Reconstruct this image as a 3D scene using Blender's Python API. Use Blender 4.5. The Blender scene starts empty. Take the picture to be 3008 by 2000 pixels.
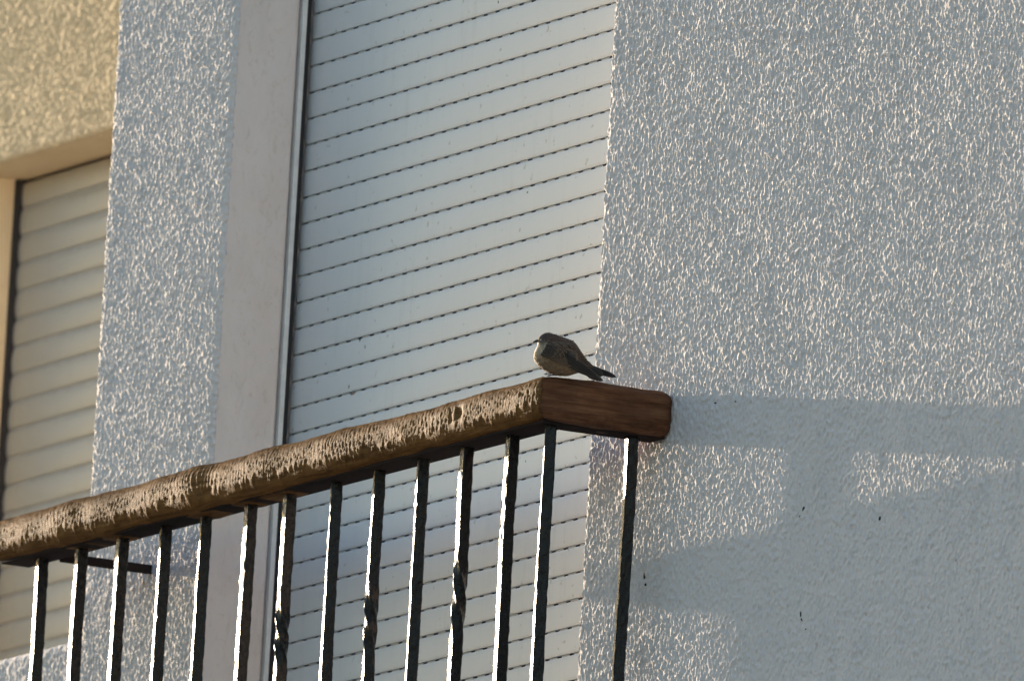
import bpy, math, random
import numpy as np
from mathutils import Vector, Matrix

random.seed(7)
rng = np.random.default_rng(11)
scene = bpy.context.scene
col = scene.collection
ZO = 7.22                                   # height of the local origin (opening, rail) above the ground

# ------------------------------------------------------------------ camera
cam_d = bpy.data.cameras.new("camera")
cam = bpy.data.objects.new("camera", cam_d); col.objects.link(cam)
cR = Vector((0.4624770749, 0.8848373348, 0.0563723884))
cU = Vector((0.1243014871, -0.1276583988, 0.9839982081))
cD = Vector((-0.8778747607, 0.4480694413, 0.1690256794))
m = Matrix.Identity(4)
for i in range(3):
    m[i][0] = cR[i]; m[i][1] = cU[i]; m[i][2] = -cD[i]
m[0][3], m[1][3], m[2][3] = 28.6601416, -14.7697207, -5.5715964 + ZO
cam.matrix_world = m
cam_d.lens = 500; cam_d.sensor_width = 23.7; cam_d.sensor_fit = 'HORIZONTAL'
cam_d.clip_start = 0.5; cam_d.clip_end = 3000
cam_d.dof.use_dof = True
cam_d.dof.focus_distance = 32.45
cam_d.dof.aperture_fstop = 9.0
scene.camera = cam

# ------------------------------------------------------------------ sky, sun, exposure
SUN = Vector((1.0, 0.088, -0.142)).normalized()          # direction the light travels
w = bpy.data.worlds.new("World"); scene.world = w; w.use_nodes = True
nt = w.node_tree
sky = nt.nodes.new('ShaderNodeTexSky'); sky.sky_type = 'NISHITA'; sky.sun_disc = False
to_sun = -SUN
sky.sun_elevation = math.asin(to_sun.z)
sky.sun_rotation = math.atan2(to_sun.x, to_sun.y)
sky.air_density = 1.0; sky.dust_density = 0.6; sky.ozone_density = 1.35
bg = nt.nodes['Background']; bg.inputs['Strength'].default_value = 0.115
nt.links.new(sky.outputs[0], bg.inputs[0])
sl = bpy.data.lights.new("sun", 'SUN'); sl.energy = 5.0; sl.angle = math.radians(0.5)
sl.color = (1.0, 0.81, 0.60)
so = bpy.data.objects.new("sun", sl); col.objects.link(so)
so.rotation_euler = SUN.to_track_quat('-Z', 'Y').to_euler()
so.location = (-20, -5, 20)
scene.view_settings.view_transform = 'Standard'
scene.view_settings.look = 'None'
scene.view_settings.gamma = 1.0
scene.view_settings.use_curve_mapping = False
scene.view_settings.exposure = 1.28

# ------------------------------------------------------------------ helpers
def np_mesh(name, V, F4, mat, parent=None, smooth=True, F3=None, cols=None, mats=None, fmat=None):
    V = np.asarray(V, dtype=np.float32).reshape(-1, 3).copy()
    V[:, 2] += ZO
    me = bpy.data.meshes.new(name)
    F4 = np.asarray(F4, dtype=np.int32).reshape(-1, 4) if F4 is not None else np.zeros((0, 4), np.int32)
    F3 = np.asarray(F3, dtype=np.int32).reshape(-1, 3) if F3 is not None else np.zeros((0, 3), np.int32)
    n4, n3 = len(F4), len(F3)
    me.vertices.add(len(V)); me.vertices.foreach_set('co', V.ravel())
    me.loops.add(n4*4 + n3*3)
    me.loops.foreach_set('vertex_index', np.concatenate([F4.ravel(), F3.ravel()]))
    me.polygons.add(n4 + n3)
    ls = np.concatenate([np.arange(n4)*4, n4*4 + np.arange(n3)*3]).astype(np.int32)
    me.polygons.foreach_set('loop_start', ls)
    me.polygons.foreach_set('use_smooth', np.full(n4+n3, smooth))
    for mm in (mats or [mat]): me.materials.append(mm)
    if fmat is not None: me.polygons.foreach_set('material_index', np.asarray(fmat, dtype=np.int32))
    if cols is not None:
        at = me.color_attributes.new('Col', 'FLOAT_COLOR', 'POINT')
        c4 = np.ones((len(V), 4), np.float32); c4[:, :3] = cols
        at.data.foreach_set('color', c4.ravel())
    me.update(calc_edges=True); me.validate()
    o = bpy.data.objects.new(name, me); col.objects.link(o)
    if parent: o.parent = parent
    return o

def grid_faces(nu, nv, wrap_v=False):
    """faces of an array of verts [u][v]"""
    iu = np.arange(nu-1)[:, None]; iv = np.arange(nv if wrap_v else nv-1)[None, :]
    jv = (iv+1) % nv
    a = iu*nv + iv; b = iu*nv + jv; c = (iu+1)*nv + jv; d = (iu+1)*nv + iv
    return np.stack([a, b, c, d], -1).reshape(-1, 4)

def box_vf(x0, x1, y0, y1, z0, z1):
    V = [(x, y, z) for x in (x0, x1) for y in (y0, y1) for z in (z0, z1)]
    F = [(0, 1, 3, 2), (4, 6, 7, 5), (0, 4, 5, 1), (2, 3, 7, 6), (0, 2, 6, 4), (1, 5, 7, 3)]
    return V, F

def box(name, b, mat, parent=None, bevel=0.0):
    V, F = box_vf(*b)
    o = np_mesh(name, V, F, mat, parent, smooth=False)
    if bevel:
        md = o.modifiers.new('bevel', 'BEVEL'); md.width = bevel; md.segments = 2
    return o

def band_noise(n, lam, bw=0.35, seed=0, an=1.0):
    """periodic n x n gaussian field, unit variance; lam in samples (first axis lam*an)"""
    r = np.random.default_rng(seed)
    f0 = np.fft.fftfreq(n)[:, None]*an; f1 = np.fft.fftfreq(n)[None, :]
    k = np.sqrt(f0*f0 + f1*f1) + 1e-9
    H = np.exp(-(np.log(k*lam))**2/(2*bw*bw))
    g = np.fft.ifft2(np.fft.fft2(r.standard_normal((n, n)))*H).real
    return g/g.std()

def sample(T, u, v):
    n = T.shape[0]
    u = np.mod(u, n); v = np.mod(v, n)
    i = np.floor(u).astype(int); j = np.floor(v).astype(int); a = u-i; b = v-j
    i %= n; j %= n; i1 = (i+1) % n; j1 = (j+1) % n
    return (T[i, j]*(1-a)*(1-b) + T[i1, j]*a*(1-b) + T[i, j1]*(1-a)*b + T[i1, j1]*a*b)

def empty(name, loc, label, cat, group=None):
    o = bpy.data.objects.new(name, None); col.objects.link(o)
    o.location = loc; o['label'] = label; o['category'] = cat
    if group: o['group'] = group
    bpy.context.view_layer.update()
    return o

def keep(o, parent):
    """parent without moving the mesh"""
    o.parent = parent
    o.matrix_parent_inverse = Matrix.Translation(-parent.location)
    return o

# ------------------------------------------------------------------ materials
def new_mat(name):
    mt = bpy.data.materials.new(name); mt.use_nodes = True
    return mt, mt.node_tree, mt.node_tree.nodes['Principled BSDF']

def nd(nt, t, **kw):
    n = nt.nodes.new(t)
    for k, v in kw.items():
        if k.startswith('i_'):
            key = k[2:]; key = int(key) if key.isdigit() else key.replace('_', ' ')
            n.inputs[key].default_value = v
        else: setattr(n, k, v)
    return n

def coords(nt, scale=(1, 1, 1)):
    tc = nd(nt, 'ShaderNodeNewGeometry'); mp = nd(nt, 'ShaderNodeMapping')
    mp.inputs['Scale'].default_value = scale
    nt.links.new(tc.outputs['Position'], mp.inputs['Vector'])
    return mp.outputs['Vector']

def noise(nt, vec, scale, detail=4, rough=0.55, dist=0.0):
    n = nd(nt, 'ShaderNodeTexNoise'); n.inputs['Scale'].default_value = scale
    n.inputs['Detail'].default_value = detail; n.inputs['Roughness'].default_value = rough
    n.inputs['Distortion'].default_value = dist
    nt.links.new(vec, n.inputs['Vector']); return n.outputs['Fac']

def ramp(nt, fac, stops):
    r = nd(nt, 'ShaderNodeValToRGB')
    e = r.color_ramp.elements
    while len(e) < len(stops): e.new(0.5)
    for k, (p, c) in enumerate(stops):
        e[k].position = p; e[k].color = (*c, 1) if len(c) == 3 else c
    nt.links.new(fac, r.inputs['Fac']); return r.outputs['Color']

def mixc(nt, fac, a, b, mode='MIX'):
    mx = nd(nt, 'ShaderNodeMix', data_type='RGBA', blend_type=mode)
    for s, v in ((0, fac), (6, a), (7, b)):
        if hasattr(v, 'links') or isinstance(v, bpy.types.NodeSocket): nt.links.new(v, mx.inputs[s])
        else: mx.inputs[s].default_value = v if not isinstance(v, tuple) else (*v, 1)
    return mx.outputs[2]

def bump(nt, bsdf, h, strength, dist):
    b = nd(nt, 'ShaderNodeBump'); b.inputs['Strength'].default_value = strength
    b.inputs['Distance'].default_value = dist
    nt.links.new(h, b.inputs['Height']); nt.links.new(b.outputs[0], bsdf.inputs['Normal'])

def stucco_mat(name, base, dirt):
    mt, nt, b = new_mat(name)
    v = coords(nt)
    g = noise(nt, v, 5.0, 5, 0.6)
    c = mixc(nt, ramp(nt, g, [(0.35, (0, 0, 0)), (0.75, (1, 1, 1))]), base, tuple(x*0.93 for x in base))
    sp = ramp(nt, noise(nt, v, 130.0, 3, 0.6), [(0.60, (0, 0, 0)), (0.76, (0.55,)*3)])
    c = mixc(nt, sp, c, dirt)
    nt.links.new(c, b.inputs['Base Color'])
    b.inputs['Roughness'].default_value = 0.9
    b.inputs['Specular IOR Level'].default_value = 0.16
    bump(nt, b, noise(nt, v, 420.0, 3, 0.6), 0.5, 0.0012)
    return mt

M = {}
M['stucco'] = stucco_mat('white_stucco', (0.76, 0.725, 0.725), (0.52, 0.43, 0.37))
M['warm_lit'] = stucco_mat('warm_lit_stucco', (0.74, 0.60, 0.39), (0.5, 0.39, 0.25))  # white stucco of the wing, with the warm light put into its colour

def plaster_mat(name, base, stain):
    mt, nt, b = new_mat(name)
    v = coords(nt, (1, 1, 0.6))
    g = noise(nt, v, 60.0, 5, 0.65, 1.5)
    c = mixc(nt, ramp(nt, g, [(0.55, (0, 0, 0)), (0.72, (0.5,)*3)]), base, stain)
    g2 = noise(nt, v, 7.0, 4, 0.6)
    c = mixc(nt, ramp(nt, g2, [(0.4, (0, 0, 0)), (0.7, (0.35,)*3)]), c, stain)
    nt.links.new(c, b.inputs['Base Color'])
    b.inputs['Roughness'].default_value = 0.7
    bump(nt, b, noise(nt, v, 90.0, 4, 0.6), 0.5, 0.002)
    return mt
M['plaster'] = plaster_mat('smooth_plaster', (0.82, 0.75, 0.73), (0.60, 0.50, 0.42))
M['warm_lit_plaster'] = plaster_mat('warm_lit_plaster', (0.78, 0.66, 0.46), (0.6, 0.46, 0.28))  # reveal plaster tinted for the warm light on the wing

def shutter_mat(name, base, streak):
    mt, nt, b = new_mat(name)
    v = coords(nt, (1, 1, 0.10))
    g = noise(nt, v, 55.0, 5, 0.7)
    v2 = coords(nt, (1, 1, 1))
    g2 = noise(nt, v2, 6.0, 3, 0.6)
    f1 = ramp(nt, g, [(0.52, (0, 0, 0)), (0.78, (0.55,)*3)])
    f2 = ramp(nt, g2, [(0.40, (0.15,)*3), (0.68, (1, 1, 1))])
    f = mixc(nt, 1.0, f1, f2, 'MULTIPLY')
    c = mixc(nt, f, base, streak)
    sp = ramp(nt, noise(nt, v2, 70.0, 2, 0.5), [(0.70, (0, 0, 0)), (0.76, (0.6,)*3)])
    c = mixc(nt, sp, c, (0.38, 0.35, 0.32))
    nt.links.new(c, b.inputs['Base Color'])
    b.inputs['Roughness'].default_value = 0.42
    b.inputs['Specular IOR Level'].default_value = 0.45
    bump(nt, b, noise(nt, v2, 25.0, 3, 0.5), 0.12, 0.002)
    return mt
M['shutter'] = shutter_mat('shutter_pvc', (0.74, 0.765, 0.80), (0.57, 0.58, 0.58))
M['shutter_warm_lit'] = shutter_mat('shutter_warm_lit', (0.52, 0.485, 0.42), (0.42, 0.38, 0.31))  # far shutter, warm light mixed into the slat colour

def plain(name, c, rough=0.5, metal=0.0, spec=0.5):
    mt, nt, b = new_mat(name)
    v = coords(nt)
    g = noise(nt, v, 40.0, 4, 0.6)
    cc = mixc(nt, ramp(nt, g, [(0.35, (0, 0, 0)), (0.7, (1, 1, 1))]), c, tuple(x*0.82 for x in c))
    nt.links.new(cc, b.inputs['Base Color'])
    b.inputs['Roughness'].default_value = rough; b.inputs['Metallic'].default_value = metal
    b.inputs['Specular IOR Level'].default_value = spec
    return mt
M['joint'] = plain('shutter_joint', (0.52, 0.50, 0.46), 0.6)
M['guide'] = plain('guide_aluminium', (0.86, 0.86, 0.86), 0.4)
M['gap_shade'] = plain('gap_shade_strip', (0.03, 0.03, 0.035), 0.9)  # near-black colour standing in for shade in the guide gap
M['backing'] = plain('dark_window_backing', (0.02, 0.022, 0.025), 0.12)  # backing behind the slats, the unlit room's darkness put into its colour
M['speck'] = plain('dark_speck', (0.05, 0.045, 0.04), 0.9)
M['pink'] = plain('dried_dropping', (0.30, 0.22, 0.20), 0.8)
M['concrete'] = plain('concrete', (0.42, 0.39, 0.34), 0.85)

def iron_mat():
    mt, nt, b = new_mat('black_wrought_iron')
    v = coords(nt)
    g = noise(nt, v, 120.0, 4, 0.6)
    c = ramp(nt, g, [(0.3, (0.007, 0.007, 0.008)), (0.62, (0.009, 0.009, 0.010)), (0.8, (0.03, 0.024, 0.02))])
    nt.links.new(c, b.inputs['Base Color'])
    rr = ramp(nt, noise(nt, v, 90.0, 3, 0.6), [(0.3, (0.20,)*3), (0.7, (0.34,)*3)])
    nt.links.new(rr, b.inputs['Roughness'])
    b.inputs['Specular IOR Level'].default_value = 0.22
    h = noise(nt, coords(nt, (1, 1, 0.7)), 150.0, 3, 0.6)
    bump(nt, b, h, 0.8, 0.0018)
    return mt
M['iron'] = iron_mat()
M['dull_iron'] = plain('dull_iron', (0.030, 0.024, 0.024), 0.95, 0.0, 0.05)

def wood_mat(name, dark, mid, light, axis, rough, coat, tint):
    mt, nt, b = new_mat(name)
    sc = (0.07, 1, 1) if axis == 'x' else (1, 0.07, 1)
    v = coords(nt, sc)
    g = noise(nt, v, 160.0, 6, 0.65, 0.6)
    c = ramp(nt, g, [(0.28, dark), (0.5, mid), (0.75, light)])
    v2 = coords(nt)
    g2 = noise(nt, v2, 14.0, 4, 0.6)
    c = mixc(nt, ramp(nt, g2, [(0.35, (0, 0, 0)), (0.7, (0.6,)*3)]), c, dark)
    nt.links.new(c, b.inputs['Base Color'])
    b.inputs['Roughness'].default_value = rough
    b.inputs['Specular IOR Level'].default_value = coat
    b.inputs['Specular Tint'].default_value = (*tint, 1)
    h = mixc(nt, 0.6, g, noise(nt, v2, 280.0, 5, 0.7), 'MIX')
    bump(nt, b, h, 0.8, 0.0016)
    return mt
M['wood_front'] = wood_mat('sawn_wood', (0.058, 0.028, 0.011), (0.175, 0.092, 0.035), (0.29, 0.16, 0.063), 'x', 0.60, 0.02, (1.0, 0.74, 0.42))
M['wood_return'] = wood_mat('brown_wood', (0.040, 0.016, 0.008), (0.135, 0.057, 0.029), (0.25, 0.125, 0.07), 'y', 0.6, 0.25, (1.0, 0.8, 0.6))
M['ground'] = plain('pavement', (0.13, 0.125, 0.115), 0.9)

def col_mat(name, rough=0.8):
    mt, nt, b = new_mat(name)
    a = nd(nt, 'ShaderNodeVertexColor', layer_name='Col')
    g = noise(nt, coords(nt), 600.0, 3, 0.6)
    c = mixc(nt, 1.0, a.outputs['Color'], ramp(nt, g, [(0.3, (0.7,)*3), (0.7, (1.2,)*3)]), 'MULTIPLY')
    nt.links.new(c, b.inputs['Base Color']); b.inputs['Roughness'].default_value = rough
    b.inputs['Sheen Weight'].default_value = 0.15
    return mt
M['feather'] = col_mat('feathers')
M['beak'] = plain('beak_horn', (0.015, 0.013, 0.012), 0.35)
M['leg'] = plain('leg_skin', (0.09, 0.055, 0.04), 0.6)

# ------------------------------------------------------------------ ground
V = [(-1500, -1500, -ZO), (1500, -1500, -ZO), (1500, 1500, -ZO), (-1500, 1500, -ZO)]
gr = np_mesh('ground', V, [(0, 1, 2, 3)], M['ground']); gr['kind'] = 'structure'

# ------------------------------------------------------------------ the house
W = 1.2887                    # opening width, right edge at x = 0
PL = -1.7152                  # left edge of the pier
RY = 0.90                     # set-back of the left wing's wall
OT, OB = 1.05, -1.28          # opening top and bottom
ROOF = 3.2
house = empty('apartment_building', (0, 0, 0),
              'white stuccoed building with closed roller shutters and smooth window reveals', 'building')

N = 1024
DX = 0.0015                   # field resolution in metres
T0 = band_noise(N, 18.0, 0.28, 5, 1.8)
T1 = band_noise(N, 7.0, 0.30, 1, 1.6)
T2 = band_noise(N, 4.5, 0.30, 2, 1.2)
T3 = band_noise(N, 55.0, 0.4, 3)
T4 = band_noise(N, 200.0, 0.4, 4)

def stucco_h(x, z):
    """a net of thin raised worms with dimples between them"""
    u, v = z/DX, x/DX
    warp = 3.0*sample(T3, u*0.7+50, v*0.7)
    n0 = sample(T0, u+warp, v-warp*0.6) + 0.22*sample(T1, u+70, v+30)
    n1 = sample(T0, u*1.45+400-warp, v*1.45+150+warp) + 0.22*sample(T1, u+270, v+130)
    amp = np.clip(1.0 + 0.10*sample(T3, u, v) + 0.05*sample(T4, u, v), 0.5, 1.5)
    r = np.exp(-(n0/0.32)**2) + 0.55*np.exp(-(n1/0.34)**2)
    r = r - 0.35*np.maximum(r-1.0, 0)
    h = 0.00135*r + 0.00064*sample(T1, u-20, v+90) + 0.00026*sample(T2, u, v)
    return amp*h - 0.0006 + 0.00012*sample(T4, u+300, v+200)

def axis_pts(lo, hi, f0, f1, step):
    a = list(np.arange(f0, f1+1e-6, step))
    g = step; x = f0
    L = []
    while x > lo:
        g *= 1.35; x = max(lo, x-g); L.append(x)
    g = step; x = a[-1]; H = []
    while x < hi:
        g *= 1.35; x = min(hi, x+g); H.append(x)
    return np.array(L[::-1] + a + H)

def stucco_panel(name, xlo, xhi, zlo, zhi, fx, fz, y0, mat, step=(0.0014, 0.0017), seed=0.0, skirts='', parent=house):
    xs = axis_pts(xlo, xhi, max(fx[0], xlo), min(fx[1], xhi), step[0])
    zs = axis_pts(zlo, zhi, max(fz[0], zlo), min(fz[1], zhi), step[1])
    X, Z = np.meshgrid(xs, zs)                        # [z][x]
    H = stucco_h(X+seed, Z+seed*0.7)
    Y = y0 - 0.0012 - H
    X = X.copy(); Z = Z.copy()
    # rounded, uneven arrises towards openings and corners
    def edge(d): return 0.0055*np.exp(-np.maximum(d, 0)/0.0035)
    if 'l' in skirts:
        Y += edge(X-xlo); X += np.exp(-(X-xlo)/0.006)*0.0011*sample(T2, Z/DX*0.8, X*0+seed*100+17)
    if 'r' in skirts:
        Y += edge(xhi-X); X += np.exp(-(xhi-X)/0.006)*0.0011*sample(T2, Z/DX*0.8, X*0+seed*100+31)
    if 't' in skirts: Y += edge(zhi-Z)
    if 'b' in skirts: Y += edge(Z-zlo)
    P = np.stack([X, Y, Z], -1)
    def back(Q, dx=0.0):
        q = Q.copy(); q[..., 1] = y0 + 0.0045; return q
    if 'l' in skirts: P = np.concatenate([back(P[:, :1]), P], 1)
    if 'r' in skirts: P = np.concatenate([P, back(P[:, -1:])], 1)
    if 'b' in skirts: P = np.concatenate([back(P[:1]), P], 0)
    if 't' in skirts: P = np.concatenate([P, back(P[-1:])], 0)
    nz, nx = P.shape[:2]
    return np_mesh(name, P, grid_faces(nz, nx), mat, parent)

# right-hand wall, pier and the low parapet in front of the set-back wing
wall_r = stucco_panel('wall', 0.0, 7.0, -ZO, ROOF, (0, 1.44), (-0.75, 0.58), 0.0, M['stucco'], skirts='l')
pier = stucco_panel('pier', PL, -W, -ZO, ROOF, (PL, -W), (-0.62, 0.86), 0.0, M['stucco'], step=(0.0017, 0.0019), seed=3.1, skirts='lr')
para = stucco_panel('parapet', -7.0, PL-0.003, -ZO, -0.298, (-2.2, PL), (-0.5, -0.298), 0.0, M['stucco'], step=(0.003, 0.003), seed=5.3, skirts='t')
box('parapet_top', (-7.0, PL-0.004, 0.013, 0.14, -0.5, -0.302), M['stucco'], house)
# wall above and below the opening
stucco_panel('wall', -W, 0.0, OT, ROOF, (-W, 0), (OT, OT+0.1), 0.0, M['stucco'], step=(0.012, 0.012), seed=1.7, skirts='b')
stucco_panel('wall', -W, 0.0, -ZO, OB, (-W, 0), (OB-0.1, OB), 0.0, M['stucco'], step=(0.012, 0.012), seed=2.2, skirts='t')

# smooth reveals of the opening: slabs butted behind the stucco skin
def relief_slab_x(name, xface, sign, y0, y1, z0, z1, mat, step=0.004):
    """plaster face at x = xface looking towards sign*x, gently uneven"""
    ys = np.arange(y0, y1+1e-6, step); zs = np.arange(z0, z1+1e-6, step*1.5)
    Yg, Zg = np.meshgrid(ys, zs)
    H = 0.0006*sample(T1, Zg/DX*0.8, Yg/DX*0.8+90) + 0.0008*sample(T3, Zg/DX, Yg/DX)
    H *= np.clip((Yg-y0)/0.04, 0, 1)*np.clip((y1-Yg)/0.01, 0.2, 1)
    Xg = xface + sign*(H-0.0010)
    P = np.stack([Xg, Yg, Zg], -1)
    Pb = P[:, -1:].copy(); Pb[..., 0] -= sign*0.012
    P = np.concatenate([P, Pb], 1)
    return np_mesh(name, P, grid_faces(*P.shape[:2]), mat, house)
relief_slab_x('reveal', -W, 1, 0.004, 0.111, OB, OT, M['plaster'])
relief_slab_x('reveal', 0.0, -1, 0.004, 0.160, OB, OT, M['plaster'])
box('lintel', (-W-0.02, 0.02, 0.004, 0.22, OT, OT+0.06), M['plaster'], house)
box('window_sill', (-W-0.02, 0.02, 0.004, 0.22, OB-0.06, OB), M['concrete'], house)
box('wall_core', (-W-0.06, -W-0.013, 0.014, 0.22, OB-0.06, OT+0.06), M['plaster'], house)
box('wall_core', (0.013, 0.06, 0.014, 0.22, OB-0.06, OT+0.06), M['plaster'], house)
gp = box('window_backing', (-W-0.06, 0.06, 0.221, 0.235, OB-0.06, OT+0.06), M['backing'], house)  # dark sheet closing the opening so the open slots look dark

# guide channels
def guide(xa, xb, name='guide_rail'):
    g = box(name, (xa, xb, 0.1125, 0.1205, OB, OT), M['guide'], house, 0.0012)
    return g
guide(-W-0.010, -W+0.0045)
box('gap_shade_strip', (-W-0.010, -W+0.0015, 0.1210, 0.129, OB, OT), M['gap_shade'], house)  # dark strip that paints the shaded gap beside the slats
guide(-0.006, 0.010)
box('guide_rail', (-W-0.012, -W+0.003, 0.148, 0.156, OB, OT), M['guide'], house)

# ------------------------------------------------------------------ roller shutters
def slat_mesh(name, x0, x1, pitch, bulge, joint, slot_on, slot_per, mat, mat_j, phase):
    """one slat, local z from 0 (bottom) to pitch; front at y = 0, towards -y"""
    H = pitch - joint
    zs = [joint]
    prof = []
    n = 10
    for i in range(n+1):
        t = i/n
        prof.append((-bulge*(1-(2*t-1)**2)**0.8, joint + H*t))
    # shallow grooves at one and two thirds
    P2 = []
    for k, (y, z) in enumerate(prof):
        P2.append((y, z))
        if k in ():
            z2 = prof[k][1]; y2 = y
            P2 += [(y2+0.0004, z2+0.0004), (y2, z2+0.0009)]
    prof = [(0.0045, joint-0.0002), (0.0006, joint)] + P2[1:-1] + [(0.0006, pitch-0.0001), (0.0050, pitch-0.0001)]
    V = []; F = []; fm = []
    for x in (x0, x1):
        for y, z in prof: V.append((x, y, z))
    k = len(prof)
    for i in range(k-1): F.append((i, i+1, k+i+1, k+i)); fm.append(0)
    # the recessed joint strip with its ventilation slots left open
    x = x0; xx = x0 + phase
    def quad(xa, xb, za, zb):
        b = len(V)
        V.extend([(xa, 0.0010, za), (xb, 0.0010, za), (xb, 0.0010, zb), (xa, 0.0010, zb)])
        F.append((b, b+1, b+2, b+3)); fm.append(1)
    while x < x1:
        e = min(xx, x1)
        if e > x: quad(x, e, -0.0005, joint-0.0010)
        x = min(xx + slot_on, x1)
        xx += slot_per
    me = bpy.data.meshes.new(name)
    me.from_pydata(V, [], F)
    me.materials.append(mat); me.materials.append(mat_j)
    me.polygons.foreach_set('material_index', fm)
    me.update()
    return me

def shutter(parent, x0, x1, y, z_first, pitch, zmin, zmax, bulge, joint, mat, slot_on=0.014, slot_per=0.040, slots=True):
    rs = bpy.data.objects.new('roller_shutter', None); col.objects.link(rs); rs.parent = parent
    rs.location = ((x0+x1)/2, y, ZO+zmin)
    bpy.context.view_layer.update()
    mes = [slat_mesh('slat', x0, x1, pitch, bulge, joint, slot_on if slots else 0.0, slot_per, mat, M['joint'], ph)
           for ph in (0.010, 0.023, 0.031, 0.004)]
    k0 = math.floor((zmin-z_first)/pitch)
    k1 = math.ceil((zmax-z_first)/pitch)
    for k in range(k0, k1+1):
        z = z_first + k*pitch
        if z < zmin or z+pitch > zmax+0.03: continue
        o = bpy.data.objects.new('slat', mes[(k*7) % 4]); col.objects.link(o)
        o.parent = rs; o.matrix_parent_inverse = Matrix.Translation(-rs.location)
        o.location = (0, y + random.uniform(-0.0004, 0.0004), ZO+z)
    return rs
shutter(house, -W-0.008, 0.004, 0.1365, 0.66660-0.0008, 0.042, OB, OT, 0.0006, 0.0034, M['shutter'])

# ------------------------------------------------------------------ set-back wing on the left
wx0, wx1 = -4.125, -2.60
wz1 = 0.894; wz0 = -0.75
stucco_panel('wall', -9.0, 0.0, wz1, ROOF, (-4.5, -3.1), (wz1, 1.45), RY, M['warm_lit'], step=(0.0030, 0.0030), seed=8.8, skirts='b')
stucco_panel('wall', -9.0, wx0, -ZO, wz1, (-4.3, wx0), (0.2, wz1), RY, M['warm_lit'], step=(0.004, 0.004), seed=9.6, skirts='r')
stucco_panel('wall', wx1, 0.0, -ZO, wz1, (wx1, wx1+0.02), (0.0, 0.1), RY, M['warm_lit'], step=(0.012, 0.012), seed=6.6, skirts='l')
stucco_panel('wall', wx0, wx1, -ZO, wz0, (wx0, wx1), (wz0-0.1, wz0), RY, M['warm_lit'], step=(0.012, 0.012), seed=4.6, skirts='t')
box('reveal', (wx0-0.05, wx0, RY+0.012, RY+0.20, wz0-0.05, wz1+0.05), M['warm_lit_plaster'], house)
box('reveal', (wx1, wx1+0.05, RY+0.012, RY+0.20, wz0-0.05, wz1+0.05), M['warm_lit_plaster'], house)
box('lintel', (wx0+0.001, wx1-0.001, RY+0.006, RY+0.20, wz1, wz1+0.05), M['warm_lit_plaster'], house)
box('window_sill', (wx0+0.001, wx1-0.001, RY-0.02, RY+0.20, wz0-0.05, wz0), M['concrete'], house)
box('window_backing', (wx0-0.05, wx1+0.05, RY+0.201, RY+0.21, wz0-0.05, wz1+0.05), M['backing'], house)  # dark backing sheet behind the far slats
box('gap_shade_strip', (wx0+0.0005, wx0+0.012, RY+0.094, RY+0.112, wz0, wz1-0.001), M['gap_shade'], house)  # dark line along the jamb, its shade painted as a strip
shutter(house, wx0+0.004, wx1-0.004, RY+0.105, 0.7908, 0.0482, wz0, wz1-0.012, 0.0022, 0.0070, M['shutter_warm_lit'], slots=False)
# flank of the pier, in full sun
def flank():
    ys = np.arange(0.012, RY, 0.02); zs = np.arange(-ZO, ROOF, 0.05)
    Yg, Zg = np.meshgrid(ys, zs)
    P = np.stack([PL + 0*Yg + 0.001*sample(T1, Zg*400, Yg*400), Yg, Zg], -1)
    np_mesh('flank_wall', P, grid_faces(*P.shape[:2]), M['stucco'], house)
flank()
box('light_block_roof', (-9.0, 7.0, 0.02, 6.0, ROOF-0.02, ROOF+0.25), M['concrete'], house)  # unseen, added to stop light leaking in behind the wall
box('end_wall', (6.98, 7.0, 0.013, 6.0, -ZO, ROOF-0.021), M['stucco'], house)
box('loggia_floor', (-9.0, PL-0.002, 0.141, RY-0.013, -1.35, -1.25), M['concrete'], house)

# small chips and insects on the plaster and the shutter
def chip(name, x, y, z, w_, h_, mat, tilt=0.0, n=9, seed=0, thick=0.0012):
    r = np.random.default_rng(seed)
    ang = np.linspace(0, 2*np.pi, n, endpoint=False)
    rad = r.uniform(0.6, 1.1, n)
    px = np.cos(ang)*rad*w_*0.36; pz = np.sin(ang)*rad*h_*0.36
    c, s = math.cos(tilt), math.sin(tilt)
    qx = px*c - pz*s; qz = px*s + pz*c
    V = [(x, y-thick, z)] + [(x+a*0.7, y-thick*0.7, z+b*0.7) for a, b in zip(qx, qz)] + [(x+a, y+0.002, z+b) for a, b in zip(qx, qz)]
    F3 = [(0, 1+(i+1) % n, 1+i) for i in range(n)]
    F4 = [(1+i, 1+(i+1) % n, 1+n+(i+1) % n, 1+n+i) for i in range(n)]
    return np_mesh(name, V, F4, mat, house, True, F3)

CHIPS = [(0.405, -0.181, 0.010, 0.005, 0), (0.705, -0.378, 0.014, 0.012, 0.6), (0.696, -0.388, 0.008, 0.007, 0.3), (0.947, -0.421, 0.010, 0.012, 0),
         (0.206, -0.421, 0.005, 0.018, 0.2), (0.211, -0.434, 0.008, 0.008, 0), (0.178, -0.357, 0.004, 0.014, 0), (0.716, -0.540, 0.005, 0.026, 0.35),
         (0.735, -0.562, 0.009, 0.006, 0), (1.193, -0.512, 0.007, 0.008, 0), (0.470, -0.187, 0.004, 0.004, 0)]
SMEARS = [(-1.080, 0.035, 0.030, 0.009, 0.2), (-1.094, 0.048, 0.007, 0.014, 0), (-0.520, 0.280, 0.008, 0.007, 0.4), (-0.656, 0.598, 0.010, 0.011, 0),
          (-1.046, 0.105, 0.005, 0.016, 0.1), (-1.066, 0.118, 0.004, 0.010, 0), (-0.474, -0.146, 0.006, 0.008, 0.3)]
for q, (x, z, w_, h_, t) in enumerate(CHIPS):
    chip('paint_chip', x, -0.0012, z, w_, h_, M['speck'], t, seed=q)
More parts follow.
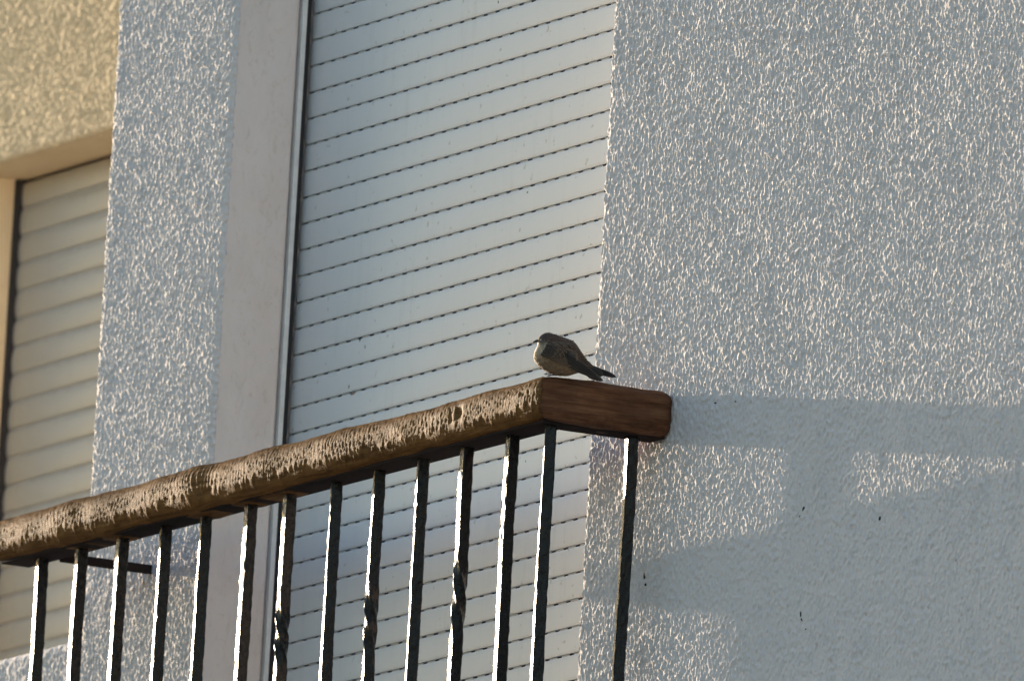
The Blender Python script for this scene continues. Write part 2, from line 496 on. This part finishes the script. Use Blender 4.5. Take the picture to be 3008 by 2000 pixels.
for q, (x, z, w_, h_, t) in enumerate(SMEARS):
    chip('dirt_smear', x, 0.1362, z, w_, h_, M['pink'] if q == 0 else M['speck'], t, seed=50+q, thick=0.0006)

# ------------------------------------------------------------------ railing
RX, RYF = 0.2720, -0.2275             # outer faces of return and front rail
RT, RB = -0.1475, -0.2165             # top and bottom of the wood
RW = 0.085                            # width of the wood
LX = -1.60                           # left end of the front rail
railing = empty('balcony_railing', (RX-RW/2, 0.0, ZO-1.2),
                'black wrought iron balcony railing topped by a weathered brown wooden handrail', 'railing')

def rrect(w_, h_, r, n):
    """rounded rectangle, counter-clockwise from the middle of the bottom, with arc length and normals"""
    L = 2*(w_+h_-4*r) + 2*math.pi*r
    pts = []; nor = []
    for k in range(n):
        s = L*k/n
        segs = [('l', (0, -h_/2), (1, 0), w_/2-r), ('a', (w_/2-r, -h_/2+r), -90, math.pi*r/2), ('l', (w_/2, -h_/2+r), (0, 1), h_-2*r),
                ('a', (w_/2-r, h_/2-r), 0, math.pi*r/2), ('l', (w_/2-r, h_/2), (-1, 0), w_-2*r), ('a', (-w_/2+r, h_/2-r), 90, math.pi*r/2),
                ('l', (-w_/2, h_/2-r), (0, -1), h_-2*r), ('a', (-w_/2+r, -h_/2+r), 180, math.pi*r/2), ('l', (-w_/2+r, -h_/2), (1, 0), w_/2-r)]
        for kind, p, d, ln in segs:
            if s <= ln+1e-12:
                if kind == 'l':
                    pts.append((p[0]+d[0]*s, p[1]+d[1]*s)); nor.append((d[1], -d[0]))
                else:
                    a = math.radians(d) + s/r
                    pts.append((p[0]+math.cos(a)*r, p[1]+math.sin(a)*r)); nor.append((math.cos(a), math.sin(a)))
                break
            s -= ln
    return np.array(pts), np.array(nor), L

G1 = band_noise(512, 9.0, 0.35, 21); G2 = band_noise(512, 3.5, 0.3, 22); G3 = band_noise(512, 40.0, 0.4, 23)
G4 = band_noise(512, 90.0, 0.4, 24)

def front_rail():
    h_ = RT-RB; n = 76
    P2, N2, L = rrect(RW, h_, 0.026, n)
    # local a: +a = towards the wall (+y), b = up
    yc, zc = RYF+RW/2, (RT+RB)/2
    step = 0.0023
    ns = int((RX-LX)/step)
    t = np.linspace(0, 1, ns)
    a = P2[:, 0][None, :]; b = P2[:, 1][None, :]
    y = yc + a; xend = RX - (y-RYF) - 0.0018
    X = LX + t[:, None]*(xend-LX)
    Y = np.broadcast_to(y, X.shape).copy(); Z = np.broadcast_to(zc+b, X.shape).copy()
    S = X; B = np.broadcast_to(b, X.shape)
    na = np.broadcast_to(N2[:, 0][None, :], X.shape); nb = np.broadcast_to(N2[:, 1][None, :], X.shape)
    front = np.clip((-na-0.15)/0.5, 0, 1)
    # saw marks: slanted ridges of uneven spacing on the upper part of the face
    u = (S + B*0.22 + 0.0025*sample(G3, S*400, B*400))
    ph = u*2*np.pi/0.0125 + 2.0*sample(G3, S*260, B*60+40)
    ridge = np.maximum(np.sin(ph), -0.35)
    fine = np.sin(u*2*np.pi/0.0048 + 1.3*sample(G3, S*700, B*100+9))
    str_ = np.clip(0.35+0.75*sample(G4, S*400, B*150+70), 0.0, 1.5)
    low = -0.014 + 0.0045*sample(G1, S*380, 0*B+11) + 0.004*sample(G3, S*300, 0*B+60)
    up = 1/(1+np.exp(-(B-low)/0.0009))                     # 1 above the flaked lower edge
    h = front*up*(0.00038*str_*ridge + 0.00014*fine*str_ + 0.00030*sample(G2, S*430, B*430+100) + 0.0011)
    h += 0.00025*sample(G1, S*110, B*700+200) + 0.00024*sample(G2, S*420, B*420+33)
    h += 0.0006*sample(G4, S*180, B*300+150) + 0.0009*sample(G3, S*210, B*120+20) + 0.0012*sample(G4, S*75, 0*B+300)
    # a gouge, knots and slanted cuts near the corner
    def dent(x0, b0, wx, wb, dep, sharp=1.0):
        return -dep*np.exp(-((S-x0)/wx)**4-((B-b0)/wb)**4)*front
    h += dent(0.005, 0.006, 0.012, 0.010, 0.0040) + dent(-0.020, 0.004, 0.007, 0.011, 0.0014)
    h += dent(0.214, 0.011, 0.010, 0.006, 0.0010) + dent(0.232, 0.010, 0.0028, 0.003, 0.0025) + dent(0.226, -0.009, 0.003, 0.004, 0.0025)
    for q in range(4):
        xq = 0.165+q*0.012
        h += -0.0016*np.exp(-((S-xq-(B-0.018)*1.4)/0.0022)**2)*np.clip((B-0.006)/0.006, 0, 1)*front
    for x0 in (-0.85, -0.62, -0.28, -1.2):
        h += dent(x0, -0.013, 0.030, 0.007, 0.0016)
    # ease the arris at the mitre and the left end
    e = np.minimum((xend-X), 0.02); h = h - 0.0025*np.exp(-np.maximum(e, 0)/0.0022)
    h = h - 0.0050*np.exp(-np.maximum(S-LX, 0)/0.005)
    Y += na*h; Z += nb*h
    P = np.stack([X, Y, Z], -1)
    c0 = P[0].mean(0); c1 = P[-1].mean(0)
    V = np.concatenate([P.reshape(-1, 3), c0[None], c1[None]])
    F = grid_faces(ns, n, True); i0 = ns*n
    F3 = [(i0, (j+1) % n, j) for j in range(n)] + [(i0+1, (ns-1)*n+j, (ns-1)*n+(j+1) % n) for j in range(n)]
    o = np_mesh('handrail', V, F[:, ::-1], M['wood_front'], None, True, F3)
    o['label'] = 'long rough sawn front handrail'
    return keep(o, railing)
front_rail()

def return_rail():
    h_ = RT-RB; n = 72
    P2, N2, L = rrect(RW, h_, 0.017, n)
    xc, zc = RX-RW/2, (RT+RB)/2
    ns = 110
    t = np.linspace(0, 1, ns)
    a = P2[:, 0][None, :]; b = P2[:, 1][None, :]
    x = xc + a; y0 = RYF + (RX-x) + 0.0016
    Y = y0 + t[:, None]*(-0.0005-y0)
    X = np.broadcast_to(x, Y.shape).copy(); Z = np.broadcast_to(zc+b, Y.shape).copy(); B = np.broadcast_to(b, Y.shape)
    na = np.broadcast_to(N2[:, 0][None, :], Y.shape); nb = np.broadcast_to(N2[:, 1][None, :], Y.shape)
    A = np.broadcast_to(a, Y.shape)
    h = 0.00050*sample(G2, Y*40, (A+B)*620) - 0.0012*np.clip(sample(G2, Y*22+200, (A+B)*520+50)-1.1, 0, 1) + 0.0006*sample(G1, Y*120, (A-B)*420+70) + 0.0010*sample(G4, Y*300, B*250+99)
    low = np.clip((-B-0.016)/0.006, 0, 1)*np.clip(na, 0, 1)
    h += -0.0016*low*np.clip(0.5+sample(G1, Y*300, B*100), 0, 1.5)
    h -= 0.0075*np.exp(-np.maximum(-0.0005-Y, 0)/0.0045)
    h -= 0.0030*np.exp(-np.maximum(Y-y0, 0)/0.0026)
    X += na*h; Z += nb*h
    P = np.stack([X, Y, Z], -1)
    V = np.concatenate([P.reshape(-1, 3), P[0].mean(0)[None], P[-1].mean(0)[None]])
    F = grid_faces(ns, n, True); i0 = ns*n
    F3 = [(i0, j, (j+1) % n) for j in range(n)] + [(i0+1, (ns-1)*n+(j+1) % n, (ns-1)*n+j) for j in range(n)]
    o = np_mesh('handrail', V, F, M['wood_return'], None, True, F3)
    o['label'] = 'short dark brown return handrail with open grain'
    return keep(o, railing)
return_rail()

def bar_box(name, b, bevel=0.0015):
    return keep(box(name, b, M['dull_iron'], None, bevel), railing)
YB = RYF + RW/2                       # line of the front balusters
XB = RX - RW/2
IT = RB + 0.0075
bar_box('top_bar', (LX+0.012, XB+0.024, YB-0.025, YB+0.025, IT-0.0095, IT))
bar_box('top_bar', (XB-0.0245, XB+0.0235, YB+0.0255, -0.004, IT-0.0090, IT))
bar_box('tie_bar', (-1.483, -1.472, YB+0.0255, 0.004, RB-0.005, RB+0.009))
BZ = -1.18
bar_box('bottom_bar', (LX+0.012, XB+0.020, YB-0.018, YB+0.018, BZ-0.010, BZ))
bar_box('bottom_bar', (XB-0.018, XB+0.018, YB+0.0185, 0.004, BZ-0.0105, BZ-0.0005))
bar_box('tie_bar', (LX+0.025, LX+0.037, YB+0.0185, 0.004, BZ-0.016, BZ+0.004))

def baluster(x, y, r0, r1, twist=None, side=0.0170, seed=0, bow=0.0):
    r = np.random.default_rng(seed)
    zt = IT-0.006; zb = BZ-0.002
    step = 0.0032
    zs = np.arange(zt, zb, -step); nz = len(zs)
    t = (zt-zs)/(zt-zb)
    rot = np.radians(r0 + (r1-r0)*np.clip((zt-zs)/0.40, 0, 1.3))
    if twist:
        za, zbm, deg = twist
        q = np.clip((za-zs)/(za-zbm), 0, 1); q = q*q*(3-2*q)
        rot = rot + np.radians(deg)*q
    c = side/2; bv = 0.0016
    sec = []
    m_ = 4
    for (sx, sy) in ((-1, -1), (1, -1), (1, 1), (-1, 1)):
        pass
    # 16-point section: chamfered corners plus points along each side for the hammered dents
    base = [(-c+bv, -c), (-c/3, -c), (c/3, -c), (c-bv, -c)]
    for k in range(4):
        a = k*math.pi/2
        for (px, py) in base:
            sec.append((px*math.cos(a)-py*math.sin(a), px*math.sin(a)+py*math.cos(a)))
    sec = np.array(sec); n = len(sec)
    f = np.ones((nz, n))
    k1 = sample(G1, zs[:, None]*380+seed*37, np.arange(n)[None, :]*7.0+seed*13)
    k2 = sample(G3, zs[:, None]*500+seed*71, np.zeros((1, n))+seed*29)
    f += 0.026*k1 + 0.018*k2
    sx = sec[:, 0][None, :]*f; sy = sec[:, 1][None, :]*f
    cr, sr = np.cos(rot)[:, None], np.sin(rot)[:, None]
    wx = 0.0006*sample(G4, zs*220+seed*50, 0*zs+seed*3)+bow*np.sin(t*math.pi)
    wy = 0.0006*sample(G4, zs*220+seed*90, 0*zs+seed*5+100)
    X = x + sx*cr - sy*sr + wx[:, None]; Y = y + sx*sr + sy*cr + wy[:, None]
    Z = np.broadcast_to(zs[:, None], X.shape)
    P = np.stack([X, Y, Z], -1)
    V = np.concatenate([P.reshape(-1, 3), P[0].mean(0)[None], P[-1].mean(0)[None]])
    F = grid_faces(nz, n, True); i0 = nz*n
    F3 = [(i0, j, (j+1) % n) for j in range(n)] + [(i0+1, (nz-1)*n+(j+1) % n, (nz-1)*n+j) for j in range(n)]
    o = np_mesh('baluster', V, F[:, ::-1], M['iron'], None, False, F3)
    return keep(o, railing)

bx = [-1.4999, -1.3619, -1.2176, -1.0674, -0.9292, -0.7758, -0.6431, -0.4847, -0.3412, -0.1959, -0.0527, 0.0966, 0.2288]
off = (YB+0.19)*1.96                  # positions were read on the plane y = -0.19
rots = [(-10, -11), (-7, -9), (-6, -9), (-16, -15), (-17, -16), (-2, -8), (-3, -6), (-25, -11), (-17, -15), (-18, -20), (-3, -7), (-2, -7), (-25, -14)]
tw = {6: (-0.385, -0.495, 180), 8: (-0.385, -0.515, 180), 10: (-0.38, -0.52, 180)}
for k, x in enumerate(bx):
    xx = x + off if k < 12 else XB
    baluster(xx, YB, rots[k][0], rots[k][1], tw.get(k), seed=k+1)
baluster(XB, -0.0475, -10, -20, None, seed=40)

# ------------------------------------------------------------------ bird
BP = Vector((0.260, -0.2015, RT+0.0008))                          # where the feet stand
ax_r = Vector((0.4632, 0.8863, 0)).normalized()          # tail direction
ax_z = Vector((0, 0, 1))
rl = math.radians(-3.28)
bA = (ax_r*math.cos(rl) - ax_z*math.sin(-rl)*-1).normalized()
bA = (ax_r*math.cos(rl) + ax_z*math.sin(rl)*-1).normalized()
bN = Vector((ax_r.y, -ax_r.x, 0)).normalized()              # the bird's left side, towards the street on the right
bB = bN.cross(bA)
if bB.z < 0: bB = -bB
UN = 0.1219e-3                                             # metres per drawing unit
O2 = (545.0, 690.0)
def bp(u, v, w_=0.0):
    return np.array(BP) + (u-O2[0])*UN*np.array(bA) - (v-O2[1])*UN*np.array(bB) + w_*UN*np.array(bN)

bird = empty('small_bird', (BP.x, BP.y, BP.z+ZO),
             'small fluffed grey-brown bird with long dark wingtips perched on the handrail corner', 'bird')
prs = [((352, 258), (350, 278), 8), ((360, 230), (350, 303), 34), ((385, 200), (352, 322), 58), ((428, 172), (338, 352), 80),
       ((480, 161), (314, 398), 112), ((540, 176), (304, 440), 148), ((600, 200), (310, 490), 174), ((670, 226), (336, 538), 194),
       ((740, 252), (383, 585), 206), ((795, 276), (443, 630), 211), ((832, 318), (510, 666), 206), ((860, 365), (580, 686), 192),
       ((888, 408), (650, 696), 170), ((915, 448), (715, 696), 142), ((945, 488), (770, 684), 108), ((980, 530), (830, 662), 74),
       ((1015, 568), (890, 645), 44), ((1040, 590), (950, 640), 20)]
def bird_body():
    # spline-ish refinement of the rings
    A = np.array([list(p[0])+list(p[1])+[p[2]] for p in prs], float)
    s = np.arange(len(A)); sn = np.linspace(0, len(A)-1, 90)
    def cr(c):
        out = []
        for q in sn:
            i = min(int(q), len(A)-2); t = q-i
            p0 = c[max(i-1, 0)]; p1 = c[i]; p2 = c[i+1]; p3 = c[min(i+2, len(A)-1)]
            out.append(0.5*(2*p1+(p2-p0)*t+(2*p0-5*p1+4*p2-p3)*t*t+(3*p1-p0-3*p2+p3)*t**3))
        return np.array(out)
    Q = np.stack([cr(A[:, k]) for k in range(5)], -1)
    n = 64
    V = []; C = []
    th = np.linspace(0, 2*np.pi, n, endpoint=False)
    for i in range(len(Q)):
        T = Q[i, :2]; Bt = Q[i, 2:4]; w_ = Q[i, 4]
        ce = (T+Bt)/2; hv = (T-Bt)/2
        sn_ = i/len(Q)
        for k in range(n):
            c, s_ = math.cos(th[k]), math.sin(th[k])
            sh = abs(s_)**0.92*np.sign(s_)
            fl = 1 + 0.012*sample(G2, np.array([i*2.2]), np.array([k*2.9]))[0]*(1 if sn_ > 0.25 else 0.4) + 0.022*sample(G1, np.array([i*2.0]), np.array([k*2.6+60]))[0]*(1 if sn_ > 0.3 else 0.2)
            p = ce + hv*c*fl
            V.append(bp(p[0], p[1], w_*sh*fl))
            # plumage colour: brown-grey above, buff below, darker crown and mask; breast painted paler as if sunlit
            back = np.array([0.078, 0.046, 0.029]); belly = np.array([0.23, 0.15, 0.085]); head = np.array([0.030, 0.019, 0.013])
            q = np.clip((c+0.45*np.clip((0.5-sn_)/0.3, 0, 1)*abs(s_)**3+0.10)/0.45 + 0.15*sample(G1, np.array([i*3.0]), np.array([k*3.0+9]))[0], 0, 1)
            sun_bre = np.clip((0.48-sn_)/0.2, 0, 1)
            colr = (belly*(1-sun_bre)+np.array([0.56, 0.45, 0.32])*sun_bre)*(1-q)+back*q
            hm = np.clip((0.30-sn_)/0.10, 0, 1)*np.clip((c+0.55)/0.3, 0, 1)
            colr = colr*(1-hm)+head*hm
            C.append(colr)
    V = np.array(V); C = np.array(C)
    nr = len(Q)
    V = np.concatenate([V, V[:n].mean(0)[None], V[-n:].mean(0)[None]]); C = np.concatenate([C, C[:1], C[-1:]])
    F = grid_faces(nr, n, True); i0 = nr*n
    F3 = [(i0, (j+1) % n, j) for j in range(n)] + [(i0+1, (nr-1)*n+j, (nr-1)*n+(j+1) % n) for j in range(n)]
    o = np_mesh('body', V, F[:, ::-1], M['feather'], None, True, F3, C)
    keep(o, bird)
    return Q
Q = bird_body()
def side_w(u, v):
    """half width of the body at a drawing point"""
    best = 0.0
    T = Q[:, :2]; Bt = Q[:, 2:4]
    ce = (T+Bt)/2; hv = (T-Bt)/2
    hl = np.linalg.norm(hv, axis=1)
    d = np.array([u, v])-ce
    along = (d*hv).sum(1)/hl**2
    perp = np.abs(d[:, 0]*hv[:, 1]-d[:, 1]*hv[:, 0])/hl
    i = int(np.argmin(perp + 1000*(np.abs(along) > 1)))
    c = np.clip(along[i], -1, 1)
    return Q[i, 4]*math.sqrt(max(0.0, 1-c*c))

def feather_geo(path, wid, w0, w1, colr, edge, V, F, C, side, camber=4.0):
    """a feather blade along a drawing-space path; w0/w1 are side offsets at root and tip"""
    path = np.array(path, float); n = len(path)
    b0 = len(V)
    m_ = 5
    for i in range(n):
        t = i/(n-1)
        d = path[min(i+1, n-1)]-path[max(i-1, 0)]; d = d/np.linalg.norm(d)
        nn = np.array([d[1], -d[0]])
        wi = wid*(0.55+0.45*math.sin(math.pi*min(1, t*1.25+0.2)) if t < 0.55 else 1.0*math.sqrt(max(0.0, 1-((t-0.55)/0.45)**2.4)))
        wi = max(wi, wid*0.06)
        for j in range(m_):
            s = (j-(m_-1)/2)/((m_-1)/2)
            p = path[i]+nn*wi*s
            wv = (w0+(w1-w0)*t) + camber*(1-s*s)
            V.append(bp(p[0], p[1], side*wv))
            e = max(abs(s), t*t*t) ** 5
            C.append(np.array(colr)*(1-e)+np.array(edge)*e)
    for i in range(n-1):
        for j in range(m_-1):
            a = b0+i*m_+j
            F.append((a, a+1, a+m_+1, a+m_))

def curve2(p, q, bend, n=9):
    p = np.array(p, float); q = np.array(q, float); d = q-p; nn = np.array([d[1], -d[0]])
    t = np.linspace(0, 1, n)[:, None]
    return p+(q-p)*t + nn*bend*np.sin(np.pi*t)

def wing(side, tip, name):
    V, F, C = [], [], []
    dark = (0.015, 0.0105, 0.008); midc = (0.040, 0.026, 0.018); pale = (0.22, 0.15, 0.10)
    sh = (0 if side > 0 else 12)
    tip = np.array(tip, float)
    # primaries, longest first
    for k in range(9):
        f = k/8
        tp = tip*(1-f*0.55) + np.array((860, 548.0))*(f*0.55)
        r0 = np.array((750-40*f, 585-150*f)) if side > 0 else np.array((760-60*f, 520-120*f))
        wr = side_w(*r0)+8+k*1.5
        wt = (72 if side > 0 else 30)*(1-f) + 105*f + 2*k
        feather_geo(curve2(r0, tp, -0.02 if side > 0 else 0.02, 14), 40-8*f, wr, wt, dark, (0.06, 0.05, 0.04), V, F, C, side)
    # secondaries and tertials with pale scalloped tips
    for k in range(8):
        f = k/7
        r0 = np.array((500+50*f, 500-150*f)); tp = np.array((800+120*f-70*f*f, 590-50*f-80*f*f))
        wr = side_w(*r0)+22+k*2; wt = max(side_w(*tp), 60)+30+k*3
        feather_geo(curve2(r0, tp, -0.05, 10), 34, wr, wt, midc, pale, V, F, C, side)
    # rows of coverts
    for row in range(5):
        nfe = 9-row
        for k in range(nfe):
            f = k/(nfe-1)
            r0 = np.array((400+45*row+80*f, 455-8*row - 140*f + 10*row*f)) + rng.uniform(-5, 5, 2)
            tp = r0 + np.array((135-8*row+40*f, 62-30*f)) + rng.uniform(-8, 8, 2)
            wr = side_w(*r0)+20-row*2; wt = side_w(*tp)+34-row*2
            feather_geo(curve2(r0, tp, -0.04, 7), 24, wr, wt, tuple(np.array(midc)*rng.uniform(0.65, 1.05)), tuple(np.array(pale)*0.75), V, F, C, side, 5)
    o = np_mesh(name, np.array(V), F, M['feather'], None, True, None, np.array(C))
    md = o.modifiers.new('thick', 'SOLIDIFY'); md.thickness = 0.00035
    return keep(o, bird)
wing(1, (1155, 772), 'wing')
wing(-1, (1322, 712), 'wing')

def tail():
    V, F, C = [], [], []
    for k in range(7):
        f = (k-3)/3
        r0 = (850, 600+4*abs(f)); tp = (1130+30*abs(f), 690-6*abs(f)+f*4)
        feather_geo(curve2(r0, tp, 0.01, 10), 46, f*40, f*70-3*abs(f), (0.022, 0.018, 0.015), (0.04, 0.033, 0.026), V, F, C, 1)
    o = np_mesh('tail', np.array(V), F, M['feather'], None, True, None, np.array(C))
    md = o.modifiers.new('thick', 'SOLIDIFY'); md.thickness = 0.0004
    keep(o, bird)
tail()

def plumage():
    """short loose body feathers that break the outline"""
    V, F, C = [], [], []
    n = 2200
    for k in range(n):
        i = int(rng.uniform(14, 80)); th = rng.uniform(0, 2*math.pi)
        T = Q[i, :2]; Bt = Q[i, 2:4]; w_ = Q[i, 4]
        ce = (T+Bt)/2; hv = (T-Bt)/2; c, s_ = math.cos(th), math.sin(th)
        p = ce+hv*c; wv = w_*s_
        j = min(i+5, len(Q)-1)
        ce2 = (Q[j, :2]+Q[j, 2:4])/2; hv2 = (Q[j, :2]-Q[j, 2:4])/2
        tdir = (ce2+hv2*c)-p
        tl = np.linalg.norm(tdir)+1e-6; tdir = tdir/tl
        dw = (Q[j, 4]*s_-wv)/tl
        ln = rng.uniform(28, 58)*(0.55 if i < 26 else 1.0); lift = rng.uniform(1.0, 17.0)*(0.4 if i < 22 else 1.0)
        nrm = np.array([hv[0]*c, hv[1]*c])/np.linalg.norm(hv)
        back = np.array([0.078, 0.046, 0.029]); belly = np.array([0.25, 0.16, 0.09]); head = np.array([0.030, 0.019, 0.013])
        q = np.clip((c+0.20)/0.45+rng.uniform(-.25, .25), 0, 1); sun_bre = np.clip((43-i)/18, 0, 1); cc = (belly*(1-sun_bre)+np.array([0.58, 0.46, 0.32])*sun_bre)*(1-q)+back*q  # breast feathers lightened, sunlight put into their colour
        hm = np.clip((27-i)/9, 0, 1)*np.clip((c+0.55)/0.3, 0, 1); cc = cc*(1-hm)+head*hm
        cc = cc*rng.uniform(0.75, 1.2)
        b0 = len(V); hw = ln*0.22
        # across direction: tangent around the ring
        tx = -hv*s_; tw_ = w_*c; tn = math.sqrt((tx**2).sum()+tw_*tw_)+1e-6; tx = tx/tn; tw_ = tw_/tn
        for t, wd, lf in ((0, 0.5, -2), (0.5, 1.0, lift*0.5), (1.0, 0.15, lift)):
            for sgn in (-1, 1):
                pp = p+tdir*ln*t+tx*hw*wd*sgn+nrm*lf
                ww = wv+dw*ln*t+tw_*hw*wd*sgn+s_*lf
                V.append(bp(pp[0], pp[1], ww)); C.append(cc*(1.0 if t < 0.9 else 1.2))
        F += [(b0, b0+1, b0+3, b0+2), (b0+2, b0+3, b0+5, b0+4)]
    o = np_mesh('plumage', np.array(V), F, M['feather'], None, True, None, np.array(C))
    o['kind'] = 'stuff'
    keep(o, bird)
plumage()

def cone(name, pts, rad, mat, n=10, parent=bird, flat=1.0):
    V = []
    for (p, r) in zip(pts, rad):
        for k in range(n):
            a = 2*math.pi*k/n
            V.append(bp(p[0], p[1]+math.sin(a)*r*flat, p[2]+math.cos(a)*r))
    m_ = len(pts); F = grid_faces(m_, n, True)
    return np_mesh(name, np.array(V), F, mat, None, True)
keep(cone('beak', [(370, 258, 0), (346, 264, 0), (320, 270, 0), (296, 278, 0)], [30, 24, 17, 6], M['beak'], flat=0.75), bird)
def eye(side):
    V = []; F = []
    cu, cv = 425, 246; w_ = side_w(cu, cv)
    n, m_ = 12, 7
    for i in range(m_):
        ph = math.pi*i/(m_-1)
        for k in range(n):
            a = 2*math.pi*k/n
            V.append(bp(cu+11*math.sin(ph)*math.cos(a), cv+11*math.sin(ph)*math.sin(a), side*(w_-3+8*math.cos(ph))))
    keep(np_mesh('eye', np.array(V), grid_faces(m_, n, True), M['beak'], None, True), bird)
eye(1); eye(-1)
def leg(side):
    w0 = side*62
    V = []; F = []
    def limb(pts, rad, n=7):
        b0 = len(V)
        for p, r in zip(pts, rad):
            for k in range(n):
                a = 2*math.pi*k/n
                V.append(bp(p[0]+math.cos(a)*r, p[1], p[2]+math.sin(a)*r) if abs(pts[-1][1]-pts[0][1]) > 30 else bp(p[0], p[1]+math.cos(a)*r, p[2]+math.sin(a)*r))
        F.extend((grid_faces(len(pts), n, True)+b0).tolist())
    u = 520 - side*18
    limb([(u+12, 625, w0), (u+4, 660, w0), (u, 682, w0)], [8, 7, 7])
    for du, dw in ((-62, 14), (-70, -8), (-52, -32), (42, 4)):
        limb([(u, 681, w0), (u+du*0.5, 680, w0+dw*0.5), (u+du*0.9, 684, w0+dw), (u+du*1.1, 690, w0+dw*1.1)], [7, 6.5, 5.5, 2])
    keep(np_mesh('leg', np.array(V), F, M['leg'], None, True), bird)
leg(1); leg(-1)
